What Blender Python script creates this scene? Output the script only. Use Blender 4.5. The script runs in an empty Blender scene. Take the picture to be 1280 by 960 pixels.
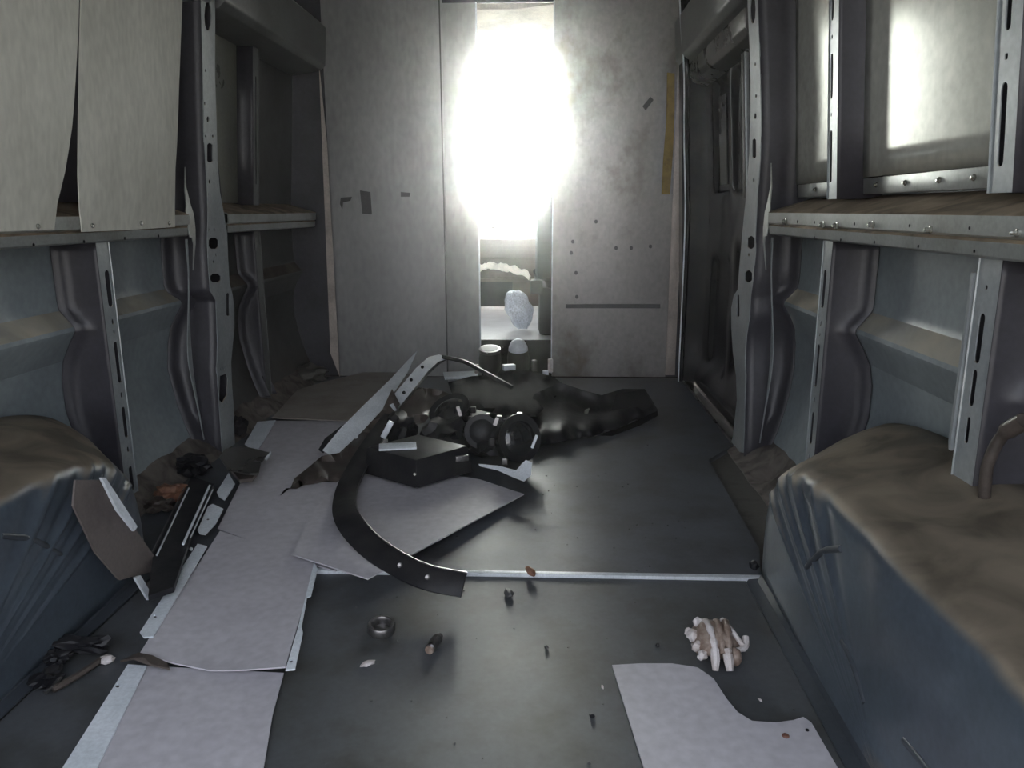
import bpy, bmesh, math, random
from mathutils import Vector, Matrix, noise
from mathutils.geometry import delaunay_2d_cdt
random.seed(7)
C = bpy.context.scene.collection
S = bpy.context.scene

# ------------------------------------------------------------------ camera, sky, exposure
PITCH, YAW, ROLL, EYE, FPX = .223, .045, -.004, Vector((.219, 0, .8)), 960
cp, sp, cy, sy = math.cos(PITCH), math.sin(PITCH), math.cos(YAW), math.sin(YAW)
F = Vector((-sy*cp, cy*cp, -sp)); R0 = Vector((cy, sy, 0)); U0 = R0.cross(F)
RT = R0*math.cos(ROLL) + U0*math.sin(ROLL); UP = U0*math.cos(ROLL) - R0*math.sin(ROLL)
cam = bpy.data.objects.new('camera', bpy.data.cameras.new('camera')); C.objects.link(cam)
cam.matrix_world = Matrix(((RT.x, UP.x, -F.x, EYE.x), (RT.y, UP.y, -F.y, EYE.y), (RT.z, UP.z, -F.z, EYE.z), (0, 0, 0, 1)))
cam.data.sensor_width = 36; cam.data.lens = 36*FPX/1280; cam.data.clip_start = .02
S.camera = cam

SKY, GLOW, GLOW_WIDE = 1.35, 4000.0, 13.0
w = bpy.data.worlds.new('hazy sky'); S.world = w; w.use_nodes = True
nt = w.node_tree; N = nt.nodes; L = nt.links; N.clear()
out = N.new('ShaderNodeOutputWorld'); bg = N.new('ShaderNodeBackground'); tc = N.new('ShaderNodeTexCoord')
nrm = N.new('ShaderNodeVectorMath'); nrm.operation = 'NORMALIZE'; L.new(tc.outputs['Generated'], nrm.inputs[0])
dot = N.new('ShaderNodeVectorMath'); dot.operation = 'DOT_PRODUCT'; L.new(nrm.outputs[0], dot.inputs[0])
dot.inputs[1].default_value = Vector((-.045, 1, .085)).normalized()
cl = N.new('ShaderNodeMath'); cl.operation = 'MAXIMUM'; L.new(dot.outputs['Value'], cl.inputs[0]); cl.inputs[1].default_value = 0
def lobe(n, a):
    p = N.new('ShaderNodeMath'); p.operation = 'POWER'; L.new(cl.outputs[0], p.inputs[0]); p.inputs[1].default_value = n
    m = N.new('ShaderNodeMath'); m.operation = 'MULTIPLY'; L.new(p.outputs[0], m.inputs[0]); m.inputs[1].default_value = a
    return m
l1, l2 = lobe(450, GLOW), lobe(7, GLOW_WIDE)
ad = N.new('ShaderNodeMath'); L.new(l1.outputs[0], ad.inputs[0]); L.new(l2.outputs[0], ad.inputs[1])
sx = N.new('ShaderNodeSeparateXYZ'); L.new(nrm.outputs[0], sx.inputs[0])
cr = N.new('ShaderNodeValToRGB'); L.new(sx.outputs['Z'], cr.inputs[0])
cr.color_ramp.elements[0].color = (.96, .97, 1, 1); cr.color_ramp.elements[1].color = (.80, .87, 1, 1)
cr.color_ramp.elements[1].position = .55
b0 = N.new('ShaderNodeBackground'); L.new(cr.outputs[0], b0.inputs[0]); b0.inputs[1].default_value = SKY
bg.inputs[0].default_value = (1, .96, .90, 1); L.new(ad.outputs[0], bg.inputs[1])
sh = N.new('ShaderNodeAddShader'); L.new(bg.outputs[0], sh.inputs[0]); L.new(b0.outputs[0], sh.inputs[1])
L.new(sh.outputs[0], out.inputs['Surface'])
w.cycles.sampling_method = 'MANUAL'; w.cycles.sample_map_resolution = 1024
S.view_settings.view_transform = 'Standard'; S.view_settings.look = 'None'
S.view_settings.gamma = 1; S.view_settings.use_curve_mapping = False
S.view_settings.exposure = 1.0

# ------------------------------------------------------------------ finding real positions
def ray(x, y): return F*FPX + RT*(x-640) + UP*(480-y)
def on(ax, v, x, y):
    d = ray(x, y); return EYE + d*((v-EYE[ax])/d[ax])
def onx(v, x, y): return on(0, v, x, y)
def ony(v, x, y): return on(1, v, x, y)
def onz(v, x, y): return on(2, v, x, y)
def lean(z): return .075*max(0, z-.75)                     # the walls lean in above the belt rail
def WP(s, d, Y, z): return Vector((s*(d-lean(z)), Y, z))
def onwall(s, d, x, y):
    X = s*d
    for _ in range(6):
        p = onx(X, x, y); X = s*(d-lean(p.z))
    return p

# ------------------------------------------------------------------ materials
def ramp(nt, fac, stops):
    r = nt.nodes.new('ShaderNodeValToRGB'); nt.links.new(fac, r.inputs[0])
    e = r.color_ramp.elements
    while len(e) < len(stops): e.new(.5)
    for k, (p, c) in enumerate(stops): e[k].position = p; e[k].color = (*c, 1) if len(c) == 3 else c
    return r.outputs[0]
def mat(name, col, rough=.5, metal=0, spot=None, spot_amt=.5, scale=6, bump=.0, bscale=60, rvar=.1, dust=None, dust_at=(.55, .9), coat=0, stretch=None, fine=.06, spec=.5):
    m = bpy.data.materials.new(name); m.use_nodes = True; nt = m.node_tree; n = nt.nodes; l = nt.links
    b = n['Principled BSDF']; t = n.new('ShaderNodeTexCoord'); mp = n.new('ShaderNodeMapping'); l.new(t.outputs['Object'], mp.inputs[0])
    if stretch: mp.inputs['Scale'].default_value = stretch
    nz = n.new('ShaderNodeTexNoise'); l.new(mp.outputs[0], nz.inputs['Vector']); nz.inputs['Scale'].default_value = scale; nz.inputs['Detail'].default_value = 6; nz.inputs['Roughness'].default_value = .62
    col2 = spot or tuple(c*.72 for c in col)
    k = .5-.3*spot_amt
    c = ramp(nt, nz.outputs['Fac'], [(k, col2), (k+.22, col)])
    f = n.new('ShaderNodeTexNoise'); l.new(mp.outputs[0], f.inputs['Vector']); f.inputs['Scale'].default_value = scale*18; f.inputs['Detail'].default_value = 3
    g = ramp(nt, f.outputs['Fac'], [(.3, (1-fine*2,)*3), (.7, (1+fine,)*3)])
    mx = n.new('ShaderNodeMix'); mx.data_type = 'RGBA'; mx.blend_type = 'MULTIPLY'; mx.inputs[0].default_value = 1
    l.new(c, mx.inputs[6]); l.new(g, mx.inputs[7]); c = mx.outputs[2]
    if dust:                                               # settled dust lies on upward faces
        ge = n.new('ShaderNodeNewGeometry'); s = n.new('ShaderNodeSeparateXYZ'); l.new(ge.outputs['Normal'], s.inputs[0])
        a = n.new('ShaderNodeMath'); a.operation = 'MULTIPLY_ADD'; l.new(nz.outputs['Fac'], a.inputs[0]); a.inputs[1].default_value = .6; l.new(s.outputs['Z'], a.inputs[2])
        fc = ramp(nt, a.outputs[0], [(dust_at[0], (0, 0, 0)), (dust_at[1], (1, 1, 1))])
        md = n.new('ShaderNodeMix'); md.data_type = 'RGBA'; l.new(fc, md.inputs[0]); l.new(c, md.inputs[6]); n3 = n.new('ShaderNodeTexNoise'); l.new(mp.outputs[0], n3.inputs['Vector']); n3.inputs['Scale'].default_value = scale*1.6; n3.inputs['Detail'].default_value = 5; n3.inputs['Distortion'].default_value = .8
        dc = ramp(nt, n3.outputs['Fac'], [(.36, tuple(q*.55 for q in dust)), (.52, dust), (.7, tuple(q*1.35 for q in dust))]); l.new(dc, md.inputs[7]); c = md.outputs[2]
        ma = n.new('ShaderNodeMath'); ma.operation = 'MULTIPLY_ADD'; l.new(fc, ma.inputs[0]); ma.inputs[1].default_value = .35; ma.inputs[2].default_value = rough; l.new(ma.outputs[0], b.inputs['Roughness'])
    else:
        mr = n.new('ShaderNodeMapRange'); l.new(nz.outputs['Fac'], mr.inputs[0]); mr.inputs[3].default_value = max(.03, rough-rvar); mr.inputs[4].default_value = min(1, rough+rvar); l.new(mr.outputs[0], b.inputs['Roughness'])
    b.inputs['Specular IOR Level'].default_value = spec; l.new(c, b.inputs['Base Color']); b.inputs['Metallic'].default_value = metal; b.inputs['Coat Weight'].default_value = coat
    if bump:
        bn = n.new('ShaderNodeTexNoise'); l.new(mp.outputs[0], bn.inputs['Vector']); bn.inputs['Scale'].default_value = bscale
        bp = n.new('ShaderNodeBump'); bp.inputs['Strength'].default_value = bump; bp.inputs['Distance'].default_value = .004; l.new(bn.outputs['Fac'], bp.inputs['Height']); l.new(bp.outputs[0], b.inputs['Normal'])
    return m
M = {}
M['skin'] = mat('body_paint_inside', (.30, .345, .365), .36, 0, (.235, .27, .29), .4, 3, dust=(.40, .36, .28), dust_at=(.75, 1.25))
M['frame'] = mat('frame_paint', (.40, .43, .44), .30, .25, (.31, .34, .36), .4, 5, dust=(.42, .37, .28), dust_at=(.6, .95))
M['side'] = mat('frame_side_shade', (.055, .053, .064), .42, 0, (.038, .036, .044), .5, 5)  # shade of the rear-facing sides put into a darker copy of the frame colour
M['rail'] = mat('rail_zinc', (.38, .40, .39), .30, .45, (.28, .29, .27), .5, 7, dust=(.28, .22, .16), dust_at=(.55, .9))
M['board'] = mat('grey_liner_board', (.68, .67, .60), .50, 0, (.56, .555, .49), .5, 4, stretch=(1, 1, .4), bump=.05, bscale=300)
M['glossboard'] = mat('glossy_upper_panel', (.72, .73, .66), .20, .3, (.60, .61, .55), .3, 2.5, rvar=.05)
M['door'] = mat('door_black_paint', (.014, .015, .020), .20, 0, (.026, .023, .025), .5, 4, spec=.35)
M['farskin'] = mat('far_bay_shaded_paint', (.085, .088, .085), .38, 0, (.05, .046, .044), .6, 3, dust=(.12, .10, .085))  # body paint darkened for the shade in the far bay, plus brownish grime
M['farframe'] = mat('far_bay_frame_shade', (.12, .125, .125), .35, 0, (.07, .07, .07), .5, 4)  # frame colour darkened likewise where the far bay lies in shade
M['khaki'] = mat('khaki_window_blank', (.22, .22, .18), .3, .1, (.17, .175, .16), .5, 4)
M['doorframe'] = mat('door_frame_paint', (.12, .115, .11), .28, .3, (.06, .06, .06), .5, 5)
M['part'] = mat('partition_sheet', (.40, .40, .40), .42, .3, (.33, .33, .33), .5, 2.5, stretch=(1, 1, .5), bump=.04, bscale=40)
M['part2'] = mat('stained_partition_sheet', (.44, .42, .41), .36, .35, (.20, .165, .125), .62, 3.4, stretch=(1, 1, .8), bump=.05, bscale=30)
M['edge'] = mat('pinkish_edge_strip', (.50, .44, .40), .45, .2)
M['foam'] = mat('ochre_foam', (.36, .25, .07), .85, 0, (.22, .15, .05), .6, 20, bump=.3)
M['black'] = mat('black_plastic', (.014, .014, .017), .45, 0, (.026, .025, .027), .4, 15, bump=.08, spec=.3)
M['gloss'] = mat('gloss_black_plastic', (.012, .012, .015), .12, 0, coat=.6, spot=(.03, .03, .03))
M['rubber'] = mat('rubber_seal', (.02, .02, .022), .22, 0)
M['hole'] = mat('hole_dark', (.008, .008, .01), .9)
M['mat'] = mat('grey_vinyl_floor', (.105, .113, .130), .42, 0, (.062, .062, .066), .55, 5, bump=.02, bscale=25, rvar=.10, fine=.05)
M['mat2'] = mat('rear_vinyl_floor', (.085, .090, .098), .50, 0, (.05, .05, .047), .6, 6, bump=.02, bscale=25, rvar=.10, fine=.05)
M['pan'] = mat('dirty_floor_pan', (.10, .095, .085), .6, 0, (.035, .033, .03), .9, 14, bump=.4, bscale=30)
M['sill'] = mat('dusty_sill_metal', (.22, .21, .20), .5, .1, (.10, .085, .07), .7, 12, dust=(.16, .14, .125))
M['arch'] = mat('wheel_arch_paint', (.10, .125, .155), .28, .25, (.08, .095, .12), .5, 5, dust=(.20, .165, .125), dust_at=(.66, 1.2), bump=.05, bscale=14)
M['archfoot'] = mat('arch_foot_paint', (.07, .08, .095), .35, .2)
M['sheet'] = mat('lilac_grey_sheet', (.56, .54, .58), .5, 0, (.49, .47, .51), .5, 3, bump=.01)
M['card'] = mat('buff_sheet', (.34, .31, .28), .6, 0, (.25, .22, .19), .5, 6)
M['white'] = mat('white_and_lit_flange', (.82, .86, .92), .4, 0, (.70, .75, .8), .4, 8)
M['alu'] = mat('bare_aluminium', (.78, .82, .86), .38, .15, (.62, .66, .70), .4, 12)
M['steel'] = mat('scratched_steel', (.30, .29, .29), .3, .9, (.14, .13, .13), .5, 20)
M['brown'] = mat('brown_board', (.17, .145, .135), .6, 0, (.12, .10, .095), .5, 8)
M['taupe'] = mat('taupe_plastic', (.085, .07, .062), .4, 0, (.045, .038, .034), .6, 14, spec=.3)
M['grime'] = mat('grimy_drape', (.028, .026, .028), .85, 0, (.018, .018, .02), .6, 10, bump=.1, spec=.05)
M['rust'] = mat('rusty_brown', (.26, .13, .08), .6, 0, (.12, .05, .04), .6, 60)
M['bone'] = mat('chalky_white', (.62, .58, .58), .5, 0, (.42, .36, .33), .5, 40, bump=.2)
M['ridge'] = mat('brown_ridged', (.20, .14, .11), .5, 0, (.33, .27, .23), .5, 50, bump=.2)
M['tape'] = mat('dark_tape', (.10, .10, .10), .5)
M['screw'] = mat('screw_head', (.55, .55, .5), .25, .8)
M['cabcream'] = mat('cream_headliner', (.62, .57, .48), .8)
M['cabtrim'] = mat('cab_brown_trim', (.13, .10, .085), .6)
M['cabfloor'] = mat('cab_floor_vinyl', (.42, .43, .45), .4)
M['paper'] = mat('white_paper', (.85, .80, .70), .7, bump=.2)
M['seat'] = mat('dark_seat_cloth', (.04, .042, .045), .8, bump=.3, bscale=120)
M['ground'] = mat('dusty_ground', (.26, .24, .20), .9, 0, (.18, .17, .14), .5, .8)
def glassy(name, tint, mixf, rough=.02, emit=None):
    m = bpy.data.materials.new(name); m.use_nodes = True; nt = m.node_tree; n = nt.nodes; l = nt.links; n.remove(n['Principled BSDF'])
    o = n['Material Output']; t = n.new('ShaderNodeBsdfTransparent'); t.inputs[0].default_value = (*tint, 1)
    g = n.new('ShaderNodeBsdfGlossy'); g.inputs['Roughness'].default_value = rough
    x = n.new('ShaderNodeMixShader'); x.inputs[0].default_value = mixf
    l.new(t.outputs[0], x.inputs[1]); l.new(g.outputs[0], x.inputs[2]); l.new(x.outputs[0], o.inputs['Surface']); return m
M['glass'] = glassy('cab_glass', (.9, .93, .92), .05)
def bagmat():
    m = bpy.data.materials.new('thin_clear_bag'); m.use_nodes = True; nt = m.node_tree; n = nt.nodes; l = nt.links
    b = n['Principled BSDF']; b.inputs['Base Color'].default_value = (.75, .80, .88, 1); b.inputs['Roughness'].default_value = .2
    t = n.new('ShaderNodeBsdfTransparent'); x = n.new('ShaderNodeMixShader'); nz = n.new('ShaderNodeTexNoise'); nz.inputs['Scale'].default_value = 25
    c = ramp(nt, nz.outputs['Fac'], [(.3, (.45,)*3), (.7, (.9,)*3)])
    l.new(c, x.inputs[0]); l.new(t.outputs[0], x.inputs[1]); l.new(b.outputs[0], x.inputs[2]); l.new(x.outputs[0], n['Material Output'].inputs['Surface']); return m
M['bag'] = bagmat()

# ------------------------------------------------------------------ mesh helpers
class MB:
    def __init__(s): s.v = []; s.f = []
    def add(s, vs, fs):
        o = len(s.v); s.v += [Vector(v) for v in vs]; s.f += [tuple(i+o for i in f) for f in fs]; return s
    def box(s, c, d, rot=None):
        vs = [Vector((a*d[0]/2, b*d[1]/2, e*d[2]/2)) for a in (-1, 1) for b in (-1, 1) for e in (-1, 1)]
        if rot is not None: vs = [rot @ v for v in vs]
        return s.add([Vector(c)+v for v in vs], [(0, 1, 3, 2), (4, 6, 7, 5), (0, 4, 5, 1), (2, 3, 7, 6), (0, 2, 6, 4), (1, 5, 7, 3)])
    def grid(s, P, closed_u=False, closed_v=False, cap=False):
        nu, nv = len(P), len(P[0]); fs = []
        for i in range(nu if closed_u else nu-1):
            for j in range(nv if closed_v else nv-1):
                fs.append((i*nv+j, i*nv+(j+1) % nv, ((i+1) % nu)*nv+(j+1) % nv, ((i+1) % nu)*nv+j))
        if cap: fs += [tuple(range(nv))[::-1], tuple((nu-1)*nv+j for j in range(nv))]
        return s.add([p for r in P for p in r], fs)
    def tube(s, pts, r, n=8):
        pts = [Vector(p) for p in pts]; P = []
        for i, p in enumerate(pts):
            t = (pts[min(i+1, len(pts)-1)]-pts[max(i-1, 0)]).normalized()
            a = t.cross(Vector((.13, .21, .97))).normalized(); b = t.cross(a); rr = r[i] if isinstance(r, (list, tuple)) else r
            P.append([p + (a*math.cos(k*2*math.pi/n)+b*math.sin(k*2*math.pi/n))*rr for k in range(n)])
        return s.grid(P, closed_v=True, cap=True)
    def lathe(s, o, ax, prof, n=20):
        ax = Vector(ax).normalized(); a = ax.orthogonal().normalized(); b = ax.cross(a); o = Vector(o)
        return s.grid([[o+ax*h+(a*math.cos(k*2*math.pi/n)+b*math.sin(k*2*math.pi/n))*r for k in range(n)] for r, h in prof], closed_v=True, cap=True)
    def sweep(s, pts, sec, up=(0, 0, 1), closed=True):
        pts = [Vector(p) for p in pts]; P = []
        for i, p in enumerate(pts):
            t = (pts[min(i+1, len(pts)-1)]-pts[max(i-1, 0)]).normalized(); u = Vector(up[i]) if isinstance(up[0], (tuple, Vector)) else Vector(up)
            a = t.cross(u).normalized(); b = a.cross(t)
            P.append([p+a*q[0]+b*q[1] for q in sec])
        return s.grid(P, closed_v=closed, cap=closed)
    def plate(s, loops, fn, t, step=None):
        """flat outline with holes (loops in u,v) given thickness t, placed by fn(u, v, w)"""
        vs = []; ed = []
        for lp in loops:
            o = len(vs); lp = list(lp)
            if step:
                q = []
                for i, a in enumerate(lp):
                    b = lp[(i+1) % len(lp)]; k = max(1, int(math.dist(a[:2], b[:2])/step))
                    q += [(a[0]+(b[0]-a[0])*j/k, a[1]+(b[1]-a[1])*j/k) for j in range(k)]
                lp = q
            vs += [Vector((p[0], p[1])) for p in lp]; ed += [(o+i, o+(i+1) % len(lp)) for i in range(len(lp))]
        nb = len(vs)
        def inside(x, y):
            c = False
            for a, b in ed:
                x1, y1 = vs[a]; x2, y2 = vs[b]
                if (y1 > y) != (y2 > y) and x < (x2-x1)*(y-y1)/(y2-y1)+x1: c = not c
            return c
        if step:
            xs = [v[0] for v in vs[:nb]]; ys = [v[1] for v in vs[:nb]]
            extra = []
            i = min(xs)+step*.51
            while i < max(xs):
                j = min(ys)+step*.47
                while j < max(ys):
                    if inside(i, j) and min((vs[k]-Vector((i, j))).length for k in range(nb)) > step*.45: extra.append(Vector((i, j)))
                    j += step
                i += step
            vs = vs+extra
        V, E, T, *_ = delaunay_2d_cdt(vs, ed, [], 0, 1e-6)
        src = vs; T2 = []
        for f in T:
            x = sum(V[i][0] for i in f)/3; y = sum(V[i][1] for i in f)/3
            if inside(x, y): T2.append(tuple(f))
        n = len(V); cnt = {}
        for f in T2:
            for i in range(3):
                a, b = f[i], f[(i+1) % 3]; cnt[(a, b)] = 1
        fs = [f for f in T2]+[tuple(i+n for i in f[::-1]) for f in T2]
        fs += [(b, a, a+n, b+n) for (a, b) in cnt if (b, a) not in cnt]
        return s.add([fn(v[0], v[1], 0) for v in V]+[fn(v[0], v[1], t) for v in V], fs)
    def build(s, name, m, parent=None, angle=35, bevel=0):
        me = bpy.data.meshes.new(name); me.from_pydata([tuple(v) for v in s.v], [], s.f); me.update()
        bm = bmesh.new(); bm.from_mesh(me); bmesh.ops.recalc_face_normals(bm, faces=bm.faces)
        if bevel:
            bmesh.ops.remove_doubles(bm, verts=bm.verts, dist=1e-6)
            es = [e for e in bm.edges if len(e.link_faces) == 2 and e.calc_face_angle(0) > .5]
            bmesh.ops.bevel(bm, geom=es, offset=bevel, segments=2, affect='EDGES', profile=.6, clamp_overlap=True)
        bm.to_mesh(me); bm.free(); me.shade_smooth(); me.set_sharp_from_angle(angle=math.radians(angle))
        me.materials.append(M[m] if isinstance(m, str) else m)
        o = bpy.data.objects.new(name, me); C.objects.link(o)
        if parent is not None: o.parent = parent; o.matrix_parent_inverse = Matrix.Translation(-Vector(parent.location))
        return o
def tag(o, label, cat, group=None):
    o['label'] = label; o['category'] = cat
    if group: o['group'] = group
    return o
def thing(name, loc, label, cat, group=None):
    o = bpy.data.objects.new(name, None); C.objects.link(o); o.location = loc; return tag(o, label, cat, group)
def struct(o): o['kind'] = 'structure'; return o
def stuff(o): o['kind'] = 'stuff'; return o
def circ(u, v, ru, rv=None, n=10): rv = rv or ru; return [(u+ru*math.cos(2*math.pi*k/n), v+rv*math.sin(2*math.pi*k/n)) for k in range(n)]
def slot(u, v, hu, hv):                                    # rounded upright slot
    return [(u+hu*math.cos(a), v+hv-hu+hu*math.sin(a)) for a in [k*math.pi/5 for k in range(6)]] + \
           [(u+hu*math.cos(a), v-hv+hu+hu*math.sin(a)) for a in [math.pi+k*math.pi/5 for k in range(6)]]
def lerp(a, b, t): return a+(b-a)*t
def interp(x, tab):
    if x <= tab[0][0]: return tab[0][1]
    for (a, b), (c, d) in zip(tab, tab[1:]):
        if x <= c: return b+(d-b)*(x-a)/(c-a)
    return tab[-1][1]
def smooth_path(pts, k=6):
    pts = [Vector(p) for p in pts]; o = []
    for i in range(len(pts)-1):
        a, b, c, d = pts[max(i-1, 0)], pts[i], pts[i+1], pts[min(i+2, len(pts)-1)]
        for j in range(k):
            t = j/k; o.append(.5*((2*b)+(c-a)*t+(2*a-5*b+4*c-d)*t*t+(3*b-a-3*c+d)*t**3))
    return o+[pts[-1]]
def floor_plate(px, z, t, step=None, warp=None):
    """a sheet lying at height z whose outline is given where it meets the floor"""
    lp = [onz(z, *p)[:2] for p in px]
    return MB().plate([lp], lambda u, v, w: Vector((u, v, z+w+(warp(u, v) if warp else 0))), t, step)

# ================================================================== STRUCTURE
REAR, FRONT, TOP = -.12, 3.70, 1.84
# ---- floor
fl = struct(MB().box((0, (REAR+FRONT)/2, -.04), (2.06, FRONT-REAR, .05)).build('floor', 'pan'))
front_mat = [(-.88, 1.60), (.70, 1.60), (.735, 1.74), (.752, 2.415), (.868, 2.58), (.868, 3.66), (-.88, 3.66)]
MB().plate([front_mat], lambda u, v, w: Vector((u, v, -.015+w)), .017).build('floor_covering', 'mat', fl)
MB().plate([[(-.66, REAR), (.665, REAR), (.665, 1.60), (-.66, 1.60)]], lambda u, v, w: Vector((u, v, -.015+w)), .011).build('floor_covering', 'mat2', fl)
MB().box((.345, 1.592, -.0015), (.71, .016, .011)).build('joint_strip', 'alu', fl, bevel=.002)
MB().box((-.36, 1.592, -.0015), (.68, .016, .011)).build('joint_strip', 'alu', fl, bevel=.002)
# side edge trim beside the step well
MB().box((.872, 3.12, -.002), (.010, 1.08, .012)).build('edge_trim', 'steel', fl, bevel=.002)

# ---- side walls
PROF = [(0, .93), (.05, .945), (.10, .965), (.18, .99), (.30, 1.015), (.38, 1.015), (.43, 1.005), (.47, .985), (.505, .964), (.515, .962), (.56, .998), (.575, 1.0), (.80, 1.0), (TOP, 1.0)]
def skin_d(z): return interp(z, PROF)
ZS = [0, .03, .06, .10, .14, .18, .24, .30, .34, .38, .41, .43, .45, .47, .49, .503, .508, .518, .53, .545, .558, .566, .58, .62, .70, .80, 1.0, 1.2, 1.4, 1.6, TOP]
def skin(s, y0, y1, name):
    b = MB()
    n = int((y1-y0)/.15)+1
    P = [[WP(s, skin_d(z), lerp(y0, y1, i/n), z) for z in ZS] + [WP(s, skin_d(z)+.012, lerp(y0, y1, i/n), z) for z in ZS[::-1]] for i in range(n+1)]
    b.grid(P, closed_v=True, cap=False)
    for r in (P[0], P[-1]):
        k = len(ZS); b.add(r, [(j, j+1, 2*k-2-j, 2*k-1-j) for j in range(k-1)])
    return struct(b.build(name, 'skin', angle=14))
wl = skin(-1, REAR, 2.60, 'wall_left')
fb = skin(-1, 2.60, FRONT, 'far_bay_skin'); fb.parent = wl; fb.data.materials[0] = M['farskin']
wr = skin(1, REAR, 2.60, 'wall_right')

def bar_y(s, sec, y0, y1, name, m, parent, bevel=0, thick=None):
    """section given in (depth, z), run along the van"""
    n = 2
    P = [[WP(s, d, y, z) for d, z in sec] for y in (y0, y1)]
    return MB().grid(P, closed_v=True, cap=True).build(name, m, parent, bevel=bevel)
RAIL = [(1.0, .83), (.874, .793), (.869, .789), (.869, .760), (.876, .756), (.871, .751), (.874, .730), (.879, .726), (.935, .722),
        (.935, .725), (.882, .729), (.878, .732), (.875, .749), (.880, .756), (.873, .762), (.873, .787), (.876, .790), (1.0, .826)]
def rails(s, wall, spans):
    for y0, y1 in spans: bar_y(s, RAIL, y0, y1, 'belt_rail', 'rail', wall)
rails(-1, wl, [(REAR, 2.345), (2.64, 3.66)])
rails(1, wr, [(REAR, 2.335)])
def rib(s, wall, y0, y1, z0, z1, d, slots, m='frame', lip=True, dt=1.0):
    """hat section: slotted inboard face plus two side webs running back to the skin"""
    lp = [[(y0, z0), (y1, z0), (y1, z1), (y0, z1)]]+slots
    r = MB().plate(lp, lambda u, v, w: WP(s, d+w, u, v), .002).build('rib', m, wall)
    zs = sorted(set([z0, z1]+[z for z in ZS if z0 < z < z1]))
    for y, sg in ((y0, -1), (y1, 1)):
        b = MB(); P = []
        for z in zs:
            sd = skin_d(z)
            row = [(d, 0), (d+.01, 0), (sd-.035, sg*.004), (sd-.014, sg*.014), (sd-.004, sg*.035)]
            P.append([WP(s, q, y+e, z) for q, e in row])
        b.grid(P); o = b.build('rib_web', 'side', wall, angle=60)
        so = o.modifiers.new('t', 'SOLIDIFY'); so.thickness = .0015; so.offset = 0
    if lip:                                                # raised edge of the slotted face
        bar = MB().tube([WP(s, d-.001, y1-.004, z) for z in (z0, z1)], .002, 6).build('rib_bead', m, wall)
def slotset(yc, defs): return [slot(yc, (a+b)/2, h, (b-a)/2) for a, b, h in defs]
low = [(.56, .655, .011), (.515, .53, .005), (.49, .50, .004), (.36, .47, .009), (.32, .335, .005), (.21, .295, .009), (.17, .185, .005), (.06, .13, .009)]
upp = [(.86, .98, .008), (1.01, 1.02, .004), (1.05, 1.15, .007), (1.18, 1.19, .004), (1.22, 1.30, .007), (1.36, 1.44, .007)]
for s, wall in ((-1, wl), (1, wr)):
    rib(s, wall, 1.89, 1.95, .05, .724, .90, slotset(1.925, low))
    rib(s, wall, 1.89, 1.95, .822, TOP, .905, slotset(1.93, upp))
    rib(s, wall, 1.19, 1.255, .32, .724, .90, [slot(1.225, .60, .008, .04), slot(1.225, .52, .007, .03), slot(1.225, .45, .006, .022), circ(1.225, .68, .004)])
    rib(s, wall, 1.19, 1.255, .822, TOP, .905, slotset(1.225, upp))
    rib(s, wall, .45, .51, .30, .724, .90, []); rib(s, wall, .45, .51, .822, TOP, .905, [])
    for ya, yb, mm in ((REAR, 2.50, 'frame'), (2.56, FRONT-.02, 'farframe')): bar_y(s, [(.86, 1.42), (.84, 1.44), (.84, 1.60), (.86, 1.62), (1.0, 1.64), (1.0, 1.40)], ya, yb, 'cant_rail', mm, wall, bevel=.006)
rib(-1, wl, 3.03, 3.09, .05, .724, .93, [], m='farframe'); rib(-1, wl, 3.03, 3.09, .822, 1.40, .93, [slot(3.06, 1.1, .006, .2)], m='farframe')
MB().grid([[WP(-1, q, y, z) for q, z in ((.985, .83), (.985, 1.40), (.995, 1.40), (.995, .83))] for y in (2.58, 3.01)], closed_v=True, cap=True).build('window_blank', 'khaki', wl)
# the raised slotted channel on the second rib, right wall
MB().sweep([WP(1, .899, 1.262, z) for z in (.70, .66)]+[WP(1, .897, 1.262, .42)]+[WP(1, .899, 1.262, .405)], [(-.004, -.003), (.004, -.003), (.004, .003), (-.004, .003)], up=(1, 0, 0)).build('rib_bead', 'frame', wr)
# pillars: outline read on the plane of their inboard faces
def pix_plate(s, d, outline, holes, t, name, m, wall):
    f = lambda p: onwall(s, d, *p).yz
    return MB().plate([[f(p) for p in outline]]+[[f(p) for p in h] for h in holes], lambda u, v, w: WP(s, d+w, u, v), t).build(name, m, wall)
Lout = [(251, -40), (252, 20), (254, 100), (255, 170), (258, 215), (260, 250), (260, 275), (259, 300), (261, 340), (263, 364), (270, 375), (271, 400), (272, 430), (271, 460), (273, 490), (275, 520), (278, 566),
        (294, 560), (293, 540), (292, 507), (290, 480), (289, 453), (291, 430), (293, 410), (293, 385), (291, 370), (287, 353), (285, 320), (284, 293), (280, 267), (275, 240), (272, 200), (271, 160), (269, 100), (269, 20), (269, -40)]
def ell(x, y, rx, ry, n=10): return [(x+rx*math.cos(2*math.pi*k/n), y+ry*math.sin(2*math.pi*k/n)) for k in range(n)]
def rr(x0, y0, x1, y1, c=2): return [(x0+c, y0), (x1-c, y0), (x1, y0+c), (x1, y1-c), (x1-c, y1), (x0+c, y1), (x0, y1-c), (x0, y0+c)]
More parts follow.
